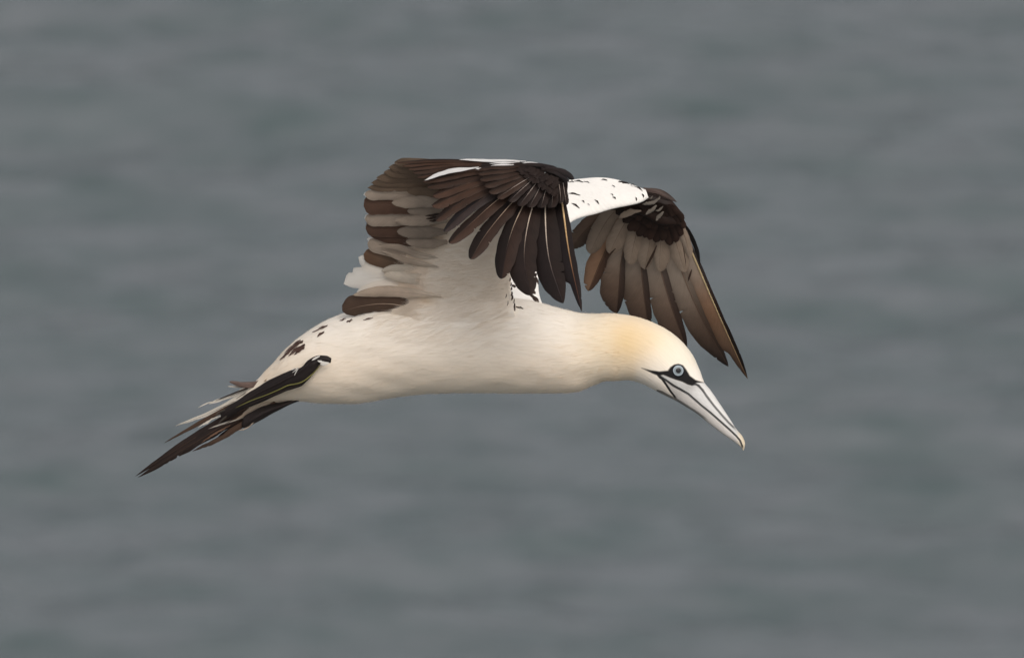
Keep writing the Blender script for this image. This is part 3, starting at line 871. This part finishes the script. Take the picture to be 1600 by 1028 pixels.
# shaft base->tip, half-width on the viewer's left, right, colours, vane tint (left, right)
FAR = [
    ([(965, 318), (930, 345), (890, 388)], 15, 16, [FM * .6, FM * .55, FM * .45], ((1, 1, 1), (.7, .7, .7)), dict(ut=.75, pw=.5)),
    ([(985, 330), (957, 370), (940, 405), (919, 455)], 19, 12, [FM, FO * .9, FO, FO * .9], ((1, 1, 1), (.34, .32, .34)), dict(ut=.66, pw=.55)),
    ([(990, 335), (972, 400), (967, 450), (963, 490)], 31, 9, [FU, FU * .85, FM * .7, FD], ((1, 1, 1), (.38, .36, .38)), dict(ut=.74, pw=.6)),
    ([(1003, 340), (1001, 400), (1006, 460), (1014, 520)], 34, 9, [FU, FU * .85, FM * .65, FD], ((1, 1, 1), (.35, .33, .35)), dict(ut=.72, pw=.6)),
    ([(1020, 340), (1027, 400), (1046, 470), (1072, 545)], 35, 10, [FU, FU * .9, FM * .7, FD * .8], ((1, 1, 1), (.35, .33, .35)), dict(ut=.70, pw=.6)),
    ([(1040, 340), (1060, 410), (1093, 490), (1138, 573)], 34, 11, [FU * 1.05, FU, FM * .55, FB], ((1, 1, 1), (.6, .6, .6)), dict(ut=.62, pw=.75)),
    ([(1056, 345), (1078, 388), (1115, 474), (1168, 592)], 31, 6.5, [FU * 1.1, FU * 1.15, FO * .95, FO * .5, FD], ((1, 1, 1), (.10, .10, .12)), dict(ut=.80, pw=.9, cut=(.79, .38))),
]
for i, (pts, wv_l, wv_r, cols, vane, kw) in enumerate(FAR):
    # growth is downwards: the viewer's left is the right of growth, so swap the vanes
    kw = dict(kw)
    cut = kw.pop('cut', None)
    last = i == len(FAR) - 1
    o = feather('primary_feather' if i > 1 else 'secondary_feather', pts, fh(0.0022 * i), wv_r, wv_l, cols, wing_far, M_UNDER, N_FH, camber=0.16, roll=0.0, base=.7, vane=(vane[1], vane[0]),
            rach=[(0.62, 0.48, 0.28), (0.60, 0.46, 0.26), (0.50, 0.36, 0.20), (0.20, 0.10, 0.05)] if last else [FU * .9, FM, FD * 1.6, FD * 1.6], rw=2.3 if last else 1.2, cut=cut, n=110, m=7, notch=2 if last else 4, rim=0.35, seed=500 + i, **kw)
# pale rounded greater under-coverts
for i, (pts, wL, wR, c) in enumerate((([(965, 325), (945, 350), (921, 396)], 15, 14, FU * .8), ([(985, 335), (970, 360), (952, 396)], 14, 16, FU * .95), ([(1000, 345), (992, 375), (984, 413)], 15, 14, FU * .95),
                                      ([(1018, 345), (1015, 380), (1007, 421)], 17, 10, FU * 1.0), ([(1035, 345), (1032, 385), (1030, 425)], 10, 15, FU * 1.0), ([(1046, 345), (1058, 385), (1070, 425)], 16, 13, FU * 1.02),
                                      ([(1058, 345), (1070, 370), (1079, 402)], 9, 7, FU * 1.1))):
    feather('covert_feather', pts, fh(0.018 + 0.0015 * i), wR, wL, [c * .95, c, c * .92], wing_far, M_UNDER, N_FH, ut=.62, pw=.5, base=.8, camber=.2, rach=[FM * .9, FM * .6], rw=.6, n=60, m=6, notch=1, rim=0.22, seed=520 + i, vane=((.86, .84, .82), (1, 1, 1)))
# a narrow dark slit and stray dark feather on the outer vane
for pts, w in (([(1026, 384), (1018, 402), (1008, 421)], 2.0), ([(1081, 421), (1078, 430), (1075, 440)], 1.6), ([(1066, 380), (1070, 400), (1072, 418)], .7), ([(962, 388), (950, 402), (944, 416)], 1.6)):
    feather('covert_feather', pts, fh(0.034), w, w, [FD * .9], wing_far, M_DARK, N_FH, ut=.5, pw=.7, base=.4, n=14, m=3)
# dark lining coverts in overlapping rows
LIN = (0.020, 0.0105, 0.0075)
tips = [(962, 334), (972, 336), (973, 348), (981, 361), (990, 362), (996, 370), (1006, 372), (1014, 375), (1024, 379), (1034, 377), (1046, 384), (1056, 379), (1064, 370), (1069, 358)]
def lining(tx, ty, ln, w, off, sd, col):
    cx, cy = 1034, 313
    dx, dy = tx - cx, ty - cy
    l = math.hypot(dx, dy)
    ln = min(ln, l * 0.85)
    bx, by = tx - dx / l * ln, ty - dy / l * ln
    feather('covert_feather', [(bx, by), ((bx + tx) / 2 + 1, (by + ty) / 2), (tx, ty)], fh(off), w, w, [col, col, col * 1.25], wing_far, M_DARK, N_FH, ut=.6, pw=.5, base=.85, camber=.3, n=18, m=4, seed=sd, edge=col * 1.5)
for i, (x, y) in enumerate(tips):
    lining(x, y, 34, 8.0, .034 + .0012 * (i % 2), 540 + i, np.array(LIN) * rng.uniform(.85, 1.5))
for i in range(11):
    f = i / 10
    x = 975 + 92 * f; y = 330 + 30 * math.sin(f * 2.6)
    lining(x, y, 30, 8.0, .040 + .001 * (i % 2), 560 + i, np.array(LIN) * rng.uniform(.8, 1.3))
for i in range(9):
    f = i / 8
    x = 992 + 66 * f; y = 318 + 22 * math.sin(f * 2.2)
    lining(x, y, 22, 8.0, .046 + .001 * (i % 2), 580 + i, np.array(LIN) * rng.uniform(.8, 1.3))
hand_body('wrist', [((950, 322), (950, 328)), ((985, 312), (985, 330)), ((1010, 299), (1010, 340)), ((1030, 302), (1028, 350)), ((1046, 310), (1042, 352)), ((1060, 326), (1056, 352)), ((1068, 344), (1066, 352))],
          [.002, .006, .009, .010, .009, .006, .002], lambda x, y: far_hand(x, y) - 0.030, LIN, wing_far)
# pale stray feathers in the lining, tips curling
for i, (pts, w) in enumerate((([(1002, 329), (985, 333), (966, 341)], 5.5), ([(1030, 310), (1018, 318), (1004, 319)], 3.6), ([(1026, 321), (1018, 329), (1009, 335)], 3.4), ([(1036, 322), (1031, 328), (1024, 330)], 2.0),
                              ([(1037, 331), (1031, 337), (1025, 345)], 3.2), ([(1020, 306), (1018, 309), (1013, 311)], 1.0), ([(1031, 306), (1030, 310), (1026, 313)], 1.5))):
    c = np.array((0.33, 0.28, 0.235)) if i else FU
    feather('covert_feather', pts, fh(.054), w, w, [c, c * .95, c * .8], wing_far, M_UNDER, N_FH, ut=.5, pw=.7, base=.35, camber=.3, n=16, m=4, seed=600 + i, fray=.12)
# alula
for pts, w, off in (([(1003, 297), (1025, 300), (1043, 308), (1058, 316)], 5.5, .050), ([(1005, 302), (1022, 306), (1038, 311), (1050, 314)], 4.5, .046)):
    feather('alula_feather', pts, fh(off), w, w * .8, [(0.075, 0.050, 0.041), (0.065, 0.043, 0.035), (0.035, 0.024, 0.02)], wing_far, M_DARK, N_NH, ut=.5, pw=.8, base=.7, camber=-.4, rach=(.05, .03, .03), rw=.6, n=22, m=4)
# narrow dark covert at the outer leading edge
feather('primary_feather', [(1062, 345), (1075, 360), (1086, 385), (1094, 412)], fh(.012), 4, 3.5, [(0.012, .01, .01)], wing_far, M_DARK, N_FH, ut=.6, pw=.8, n=24, m=3)

# ------------------------------------------------------------------ tail
def td(off=0.0): return lambda x, y: 0.098 + (380 - x) / 1000 * 0.22 + off
N_T = nrm(-FWD + UP * 0.15)
tail = feather('tail', [(470, 612), (430, 622), (398, 638), (364, 658)], lambda x, y: 0.070 + (470 - x) / 1000 * .30, 5.5, 6, [(0.72, 0.62, 0.50), (0.68, 0.56, 0.44), (0.52, 0.38, 0.28)], gannet, M_PALE, N_T, ut=.5, pw=.8, camber=.5, n=30, m=6, rach=(.5, .4, .3), rw=.5)
TB = np.array((0.019, 0.0105, 0.0078)); TBM = np.array((0.085, 0.047, 0.029)); TW = np.array((0.72, 0.65, 0.56))
for i, (pts, wu, wd, cols, mt, off, kw) in enumerate((
    ([(430, 622), (370, 652), (300, 694), (215, 746)], 6.5, 8, [TBM, TB, TB, TB * .8], M_DARK, 0.0, dict(ut=.42, pw=.8, rach=[TBM, TBM * .6, TB], rw=.9, notch=8, fray=.12)),
    ([(430, 618), (365, 648), (295, 690), (211, 744)], 8, 5, [TBM, TB * 1.1, TB, TB * .8], M_DARK, 0.006, dict(ut=.40, pw=.8, rach=[TBM, TBM * .8, TB], rw=.8)),
    ([(430, 628), (385, 657), (345, 684), (300, 705)], 4, 4.5, [TBM, TBM * .6, TBM * .55, TB], M_DARK, -.006, dict(ut=.5, pw=.8, rach=TBM, rw=.6, notch=5, fray=.16)),
    ([(440, 590), (385, 622), (320, 656), (256, 692)], 3.6, 3.6, [TBM, TBM * .8, TBM * .7, TBM * .55], M_DARK, 0.010, dict(ut=.4, pw=.7, rach=TBM * .7, rw=.7)),
    ([(440, 586), (390, 610), (340, 640), (272, 666)], 4.2, 4.2, [TW, TW, TW, TW * 1.1], M_PALE, 0.014, dict(ut=.4, pw=.8, rach=TB * 2, rw=.5, fray=.1)),
    ([(440, 590), (395, 611), (355, 636), (310, 661)], 3.2, 3.2, [TW, TW, TW], M_PALE, 0.012, dict(ut=.5, pw=.8, rach=TB * 2.5, rw=.5)),
    ([(440, 582), (400, 602), (365, 617), (326, 631)], 3.6, 3.6, [TW * .9, TW, TW, TW], M_PALE, 0.018, dict(ut=.55, pw=.7, rach=TB, rw=.5, fray=.2)),
    ([(440, 580), (400, 600.5), (365, 614.5), (336, 626)], 1.2, 1.2, [TB, TB, TB], M_DARK, 0.016, dict(ut=.6, pw=.7)),
    ([(335, 627), (326, 629), (319, 632), (309, 637)], .9, .9, [TW], M_PALE, 0.018, dict(ut=.5, pw=.7)),
    ([(455, 580), (425, 592), (390, 601), (358, 596)], 4.5, 5.0, [(.16, .10, .075), (.13, .085, .07), (.12, .08, .066)], M_DARK, -.006, dict(ut=.66, pw=.6, rach=TB, rw=.5)),
    ([(455, 584), (420, 597), (390, 604), (355, 603.5)], 2.2, 2.2, [TB, TB, TW * .9], M_DARK, 0.0, dict(ut=.6, pw=.6, rach=TB, rw=.5)),
    ([(455, 578), (440, 583), (425, 590), (412, 596)], 3.4, 2.6, [(.42, .32, .22), (.30, .21, .13), (.35, .25, .16)], M_UNDER, -.020, dict(ut=.5, pw=.7, rach=TB, rw=.4)),
    ([(400, 643), (372, 654), (345, 663), (325, 670)], 1.6, 1.6, [TW * .9, TW * .85, TW], M_PALE, 0.0, dict(ut=.5, pw=.8, fray=.15)),
    ([(420, 636), (400, 648), (385, 658), (368, 665)], 3, 4, [TW * .9, TW * .85, TW * .8], M_PALE, 0.012, dict(ut=.5, pw=.8, fray=.15)),
    ([(400, 612), (375, 622), (352, 632), (338, 640)], 1.6, 2.0, [TW, TW, TW], M_PALE, 0.008, dict(ut=.4, pw=.8, fray=.3, notch=6)),
    ([(350, 648), (335, 653), (320, 661), (309, 668)], 1.3, 2.0, [TW * .8, TW, TW], M_PALE, 0.004, dict(ut=.4, pw=.8, fray=.3, notch=6)),
    ([(330, 654), (300, 670), (280, 679), (262, 688)], .7, .7, [TW * .5, TBM, TBM], M_DARK, 0.012, dict(ut=.4, pw=.8)),
    ([(360, 664), (338, 676), (322, 686), (312, 694)], 1.2, 1.6, [TBM, TBM * 1.6, TBM], M_DARK, -.008, dict(ut=.4, pw=.8, fray=.3, notch=6)),
    ([(300, 696), (290, 702), (284, 707), (280, 713)], 1.0, 1.4, [TB, TB, TB], M_DARK, -.002, dict(ut=.4, pw=.8, fray=.3)),
    ([(410, 640), (385, 655), (358, 672), (335, 690)], 5, 5, [TBM, TB * 1.2, TB], M_DARK, 0.016, dict(ut=.5, pw=.8, fray=.18, notch=3)),
)):
    feather('tail_feather', pts, td(off), wd, wu, cols, tail, mt, N_T, base=.6, camber=.25, n=80, m=4, seed=700 + i, **kw)

# ------------------------------------------------------------------ feet, folded back under the tail
def foot(pairs, hw, dfun, lines):
    V, sag, lat, q, a = loft([p[0] for p in pairs], [p[1] for p in pairs], hw, dfun, 90, 40, power=1.7)
    out = nrm(V - V.mean(1, keepdims=True))
    x = sag[..., 0]; y = sag[..., 1]
    r = np.random.default_rng(2)
    wr = sum(np.sin(x * r.uniform(.1, .5) + y * r.uniform(.2, .7) + r.random() * 7) for _ in range(10)) / 10
    V = V + out * (wr * 0.0016)[..., None]
    K = np.ones(x.shape + (3,)) * np.array((0.017, 0.012, 0.011))
    uv = np.stack([x, y], -1)
    ob = mesh_obj('foot', V.reshape(-1, 3), tube_faces(90, 40), M_FOOT, gannet, K.reshape(-1, 3), uv.reshape(-1, 2))
    b = BVHTree.FromPolygons(V.reshape(-1, 3).tolist(), tube_faces(90, 40, cap=False))
    org = Vector((CAM - BIRD).tolist())
    for nm, pts, rad, col in lines:
        q = resample(pts, 60)
        pp = []
        for (x_, y_) in q:
            h = b.ray_cast(org, (Vector(P(x_, y_, 0.08).tolist()) - org).normalized())
            pp.append(np.array(h[0]) if h[0] is not None else P(x_, y_, float(dfun(np.array(x_), np.array(y_)))))
        S = np.array(pp)
        T = nrm(np.gradient(S, axis=0)); Wv = nrm(np.cross(T, np.broadcast_to(-FWD, T.shape))); Nv = np.cross(Wv, T)
        an = np.arange(8) / 8 * 2 * math.pi
        rr = rad / 1000 * np.interp(np.linspace(0, 1, 60), [0, .1, .5, .9, 1], [.4, 1, 1, .6, .2])
        R = S[:, None] + (Wv[:, None] * np.cos(an)[None, :, None] + Nv[:, None] * np.sin(an)[None, :, None] * .7) * rr[:, None, None]
        mesh_obj(nm, R.reshape(-1, 3), tube_faces(60, 8), M_FOOT, ob, np.ones((480, 3)) * np.asarray(col), np.repeat(q[:, None], 8, 1).reshape(-1, 2))
    return ob
def foot_near_d(x, y): return np.interp(x, [340, 400, 450, 490, 520], [.093, .066, .032, .008, .004])
foot([((518, 559), (517, 566)), ((508, 555.5), (506, 568)), ((495, 556), (498, 572)), ((482, 563), (486, 588)), ((470, 574), (473, 602)), ((457, 577), (459, 607)), ((440, 584.5), (444, 612)), ((420, 594.5), (425, 620.5)),
      ((400, 606), (405, 630)), ((375, 622), (382, 639)), ((352, 638), (360, 651)), ((344, 644), (347, 657))],
     [.003, .006, .007, .008, .008, .008, .008, .008, .007, .006, .005, .002], foot_near_d,
     [('toe', [(500, 571), (486, 586), (473, 596), (461, 600), (450, 602), (435, 609), (415, 617.5), (392, 626), (368, 637)], 1.1, (0.17, 0.155, 0.05)),
      ('toe', [(488, 563), (470, 580), (450, 591), (425, 604), (395, 619), (352, 645)], 1.6, (0.022, 0.015, 0.014)),
      ('toe', [(470, 601), (455, 606), (430, 615.5), (405, 626), (380, 637)], 1.4, (0.026, 0.018, 0.016)),
      ('claw', [(352, 640), (346, 643), (341, 645), (337, 649)], 1.5, (0.06, 0.05, 0.04)), ('claw', [(354, 650), (348, 655), (344, 659), (341, 662)], 1.5, (0.06, 0.05, 0.04))])
foot([((470, 621), (468, 626)), ((450, 626.5), (448, 635)), ((430, 629.5), (428, 645)), ((412, 634), (412, 654)), ((395, 642), (397, 662)), ((382, 650), (383, 668)), ((378, 660), (379, 668))],
     [.003, .006, .007, .008, .007, .005, .002], lambda x, y: np.interp(x, [375, 470], [.092, .078]),
     [('toe', [(460, 627), (440, 634), (415, 644), (390, 658)], 1.5, (0.024, 0.016, 0.015)), ('claw', [(396, 660), (388, 667), (380, 671), (373, 672)], 1.2, (0.30, 0.24, 0.19))])

# ------------------------------------------------------------------ brown spots and small loose feathers on the body
def spot(pts, w, cols, lift=.0022, mat=None, **kw):
    mid = pts[len(pts) // 2]
    _, nn = on_body(*mid)
    o = dict(ut=.25, pw=.7, base=.6, fray=.2, n=26, m=4, camber=.1, notch=4); o.update(kw)
    return feather('body_feather', pts, lambda x, y: body_depth(x, y, lift), w, w, cols, body, mat or M_DARK, nn, **o)
SB = np.array((0.085, 0.045, 0.034))
for pts, w in (([(474, 532), (457, 543), (437, 563)], 5.5), ([(477, 538), (463, 546), (450, 556)], 4.2), ([(476, 542), (468, 547), (459, 554)], 3.0), ([(470, 531), (455, 541), (444, 553)], 4.0), ([(512, 508), (500, 513), (488, 519)], 3.6), ([(507, 518), (501, 521), (495, 526)], 3.0),
               ([(540, 497), (536, 499), (531, 501)], 2.2), ([(551, 499), (546, 501), (541, 503)], 3.2), ([(583, 496), (575, 498), (567, 500)], 1.6)):
    spot(pts, w, [SB * .8, SB, SB])
for pts, w in (([(806, 479), (812, 480), (818, 482)], 1.7), ([(799, 446), (803, 447), (806, 449)], 2.6)):
    spot(pts, w, [np.array(BR_DK)])
WH = np.array((0.80, 0.76, 0.71))
for pts, w in (([(514, 567), (506, 567), (496, 563)], 2.4), ([(512, 569), (505, 570), (500, 568)], 1.3), ([(500, 556), (494, 559), (487, 563)], 1.6), ([(466, 574), (461, 579), (457, 582)], 1.0), ([(466, 576), (462, 582), (460, 587)], .8), ([(462, 574), (458, 577), (454, 578)], .8)):
    feather('body_feather', pts, lambda x, y: foot_near_d(x, y) - .011, w, w, [WH], body, M_PALE, -FWD, ut=.4, pw=.7, base=.5, fray=.2, n=14, m=3)

# ------------------------------------------------------------------ soft plumage: fine barbs lying back over body and wing lining
def hair_material():
    m, nt, N = newmat('soft_barbs')
    col = N('ShaderNodeAttribute'); col.attribute_name = 'Col'
    pr = N('ShaderNodeBsdfPrincipled')
    pr.inputs['Roughness'].default_value = 0.9
    pr.inputs['Specular IOR Level'].default_value = 0.1
    nt.links.new(col.outputs['Color'], pr.inputs['Base Color'])
    tr = N('ShaderNodeBsdfTranslucent'); nt.links.new(col.outputs['Color'], tr.inputs['Color'])
    mx = N('ShaderNodeMixShader'); mx.inputs[0].default_value = 0.35
    nt.links.new(pr.outputs[0], mx.inputs[1]); nt.links.new(tr.outputs[0], mx.inputs[2])
    out = N('ShaderNodeOutputMaterial')
    nt.links.new(mx.outputs[0], out.inputs['Surface'])
    return m
M_HAIR = hair_material()

def barbs(name, pos, cols, rad, parent):
    """pos: strands x points x 3; cols: per strand"""
    ns, npt = pos.shape[:2]
    cu = bpy.data.hair_curves.new(name)
    cu.add_curves([npt] * ns)
    cu.position_data.foreach_set('vector', pos.astype(np.float32).ravel())
    ra = cu.attributes.get('radius') or cu.attributes.new('radius', 'FLOAT', 'POINT')
    ra.data.foreach_set('value', np.tile(np.linspace(1, 0.25, npt) * rad, ns).astype(np.float32))
    ca = cu.attributes.new('Col', 'FLOAT_COLOR', 'POINT')
    c = np.ones((ns, npt, 4), np.float32); c[..., :3] = cols[:, None]
    ca.data.foreach_set('color', c.ravel())
    cu.materials.append(M_HAIR)
    o = bpy.data.objects.new(name, cu)
    C.objects.link(o)
    o.parent = parent
    o['kind'] = 'stuff'
    return o

def strands(roots, nrmls, dirs, length, lift, npt=5, jit=0.18, r=None):
    d = nrm(dirs - np.sum(dirs * nrmls, 1, keepdims=True) * nrmls + r.normal(0, jit, dirs.shape))
    t = np.linspace(0, 1, npt)[None, :, None]
    L = length[:, None, None]
    return roots[:, None] + d[:, None] * t * L + nrmls[:, None] * (lift[:, None, None] * t * (1.5 - t))

def body_barbs():
    r = np.random.default_rng(21)
    me = body.data
    n = len(me.vertices); co = np.empty(n * 3, np.float32); me.vertices.foreach_get('co', co); co = co.reshape(-1, 3)
    no = np.empty(n * 3, np.float32); me.vertices.foreach_get('normal', no); no = no.reshape(-1, 3)
    cl = np.empty(n * 4, np.float32); me.color_attributes['Col'].data.foreach_get('color', cl); cl = cl.reshape(-1, 4)[:, :3]
    x = co @ RIGHT * 1000 + 800; y = 514 - co @ UP * 1000
    ok = (cl.min(1) > 0.2) & ((x < 1040) | (y < 565)) & (x > 415)
    w = ok * np.where(x > 970, 0.35, 1.0)
    idx = r.choice(n, 42000, p=w / w.sum())
    # growth runs backwards, curling round the crown and down the neck
    back = -RIGHT + FWD * YAW
    dirs = np.where((x[idx] > 985)[:, None], back + UP * np.clip((x[idx] - 985) / 90, 0, 1.0)[:, None], back - UP * 0.12)
    dirs = dirs - UP * (np.clip((500 - x[idx]) / 120, 0, .6))[:, None]
    head = np.clip((x[idx] - 900) / 120, 0, 1)
    L = (0.011 - 0.008 * head) * r.uniform(.6, 1.3, len(idx))
    pos = strands(co[idx], no[idx], dirs, L, 0.0012 * (1 - .6 * head) * r.uniform(.1, 1.5, len(idx)), r=r, jit=0.12)
    barbs('plumage', pos, cl[idx] * r.uniform(.97, 1.03, (len(idx), 1)), 0.00012, gannet)
body_barbs()

def lining_barbs():
    r = np.random.default_rng(22)
    me = wing_near.data
    bv = on_wing(wing_near)
    org = Vector((CAM - BIRD).tolist())
    P_, N_, D_, L_, C_ = [], [], [], [], []
    def add(x, y, dx, dy, ln, col):
        ray = (Vector(P(x, y, -0.1).tolist()) - org).normalized()
        h = bv.ray_cast(org, ray); g = BVH.ray_cast(org, ray)
        if h[0] is None or (g[0] is not None and g[3] < h[3]): h = g
        if h[0] is None: return
        nn = np.array(h[1]); nn = nn if nn @ FWD < 0 else -nn
        P_.append(np.array(h[0])); N_.append(nn); D_.append(RIGHT * dx - UP * dy + FWD * YAW * -dx * .3); L_.append(ln); C_.append(col)
    W0 = np.array((0.82, 0.72, 0.615)); W1 = np.array((0.83, 0.755, 0.665))
    for _ in range(10000):        # all over the lining and on down the flank
        y = r.uniform(330, 590); x = r.uniform(615 if y < 470 else 592, 803) + (r.normal(0, 25) if y > 510 else 0)
        if r.random() < (y - 490) / 70: continue
        f = np.clip((y - 440) / 70, 0, 1)
        add(x, y, -1, 0.15 + .3 * f + r.normal(0, .12), r.uniform(.008, .020) * (1.4 if 480 < y < 530 else 1), W0 * (1 - f) + W1 * f)
    for _ in range(2400):        # long soft fringe towards the flight feathers and over the flank
        t = r.random()
        ex = np.interp(t, [0, .25, .5, .75, 1], [626, 632, 644, 662, 694]); ey = np.interp(t, [0, .25, .5, .75, 1], [492, 452, 408, 370, 338])
        x = ex + r.uniform(2, 34); y = ey + r.normal(0, 6)
        f = np.clip((y - 440) / 70, 0, 1)
        add(x, y, -1, 0.02 + r.normal(0, .16), r.uniform(.012, .030), W0 * (1 - f) + W1 * f)
    P_, N_, D_, L_, C_ = map(np.array, (P_, N_, D_, L_, C_))
    pos = strands(P_, N_, D_, L_, 0.0009 * r.uniform(.2, 2.0, len(L_)), r=r, jit=.08, npt=6)
    barbs('soft_lining', pos, C_ * r.uniform(.96, 1.05, (len(L_), 1)), 0.00013, wing_near)
lining_barbs()
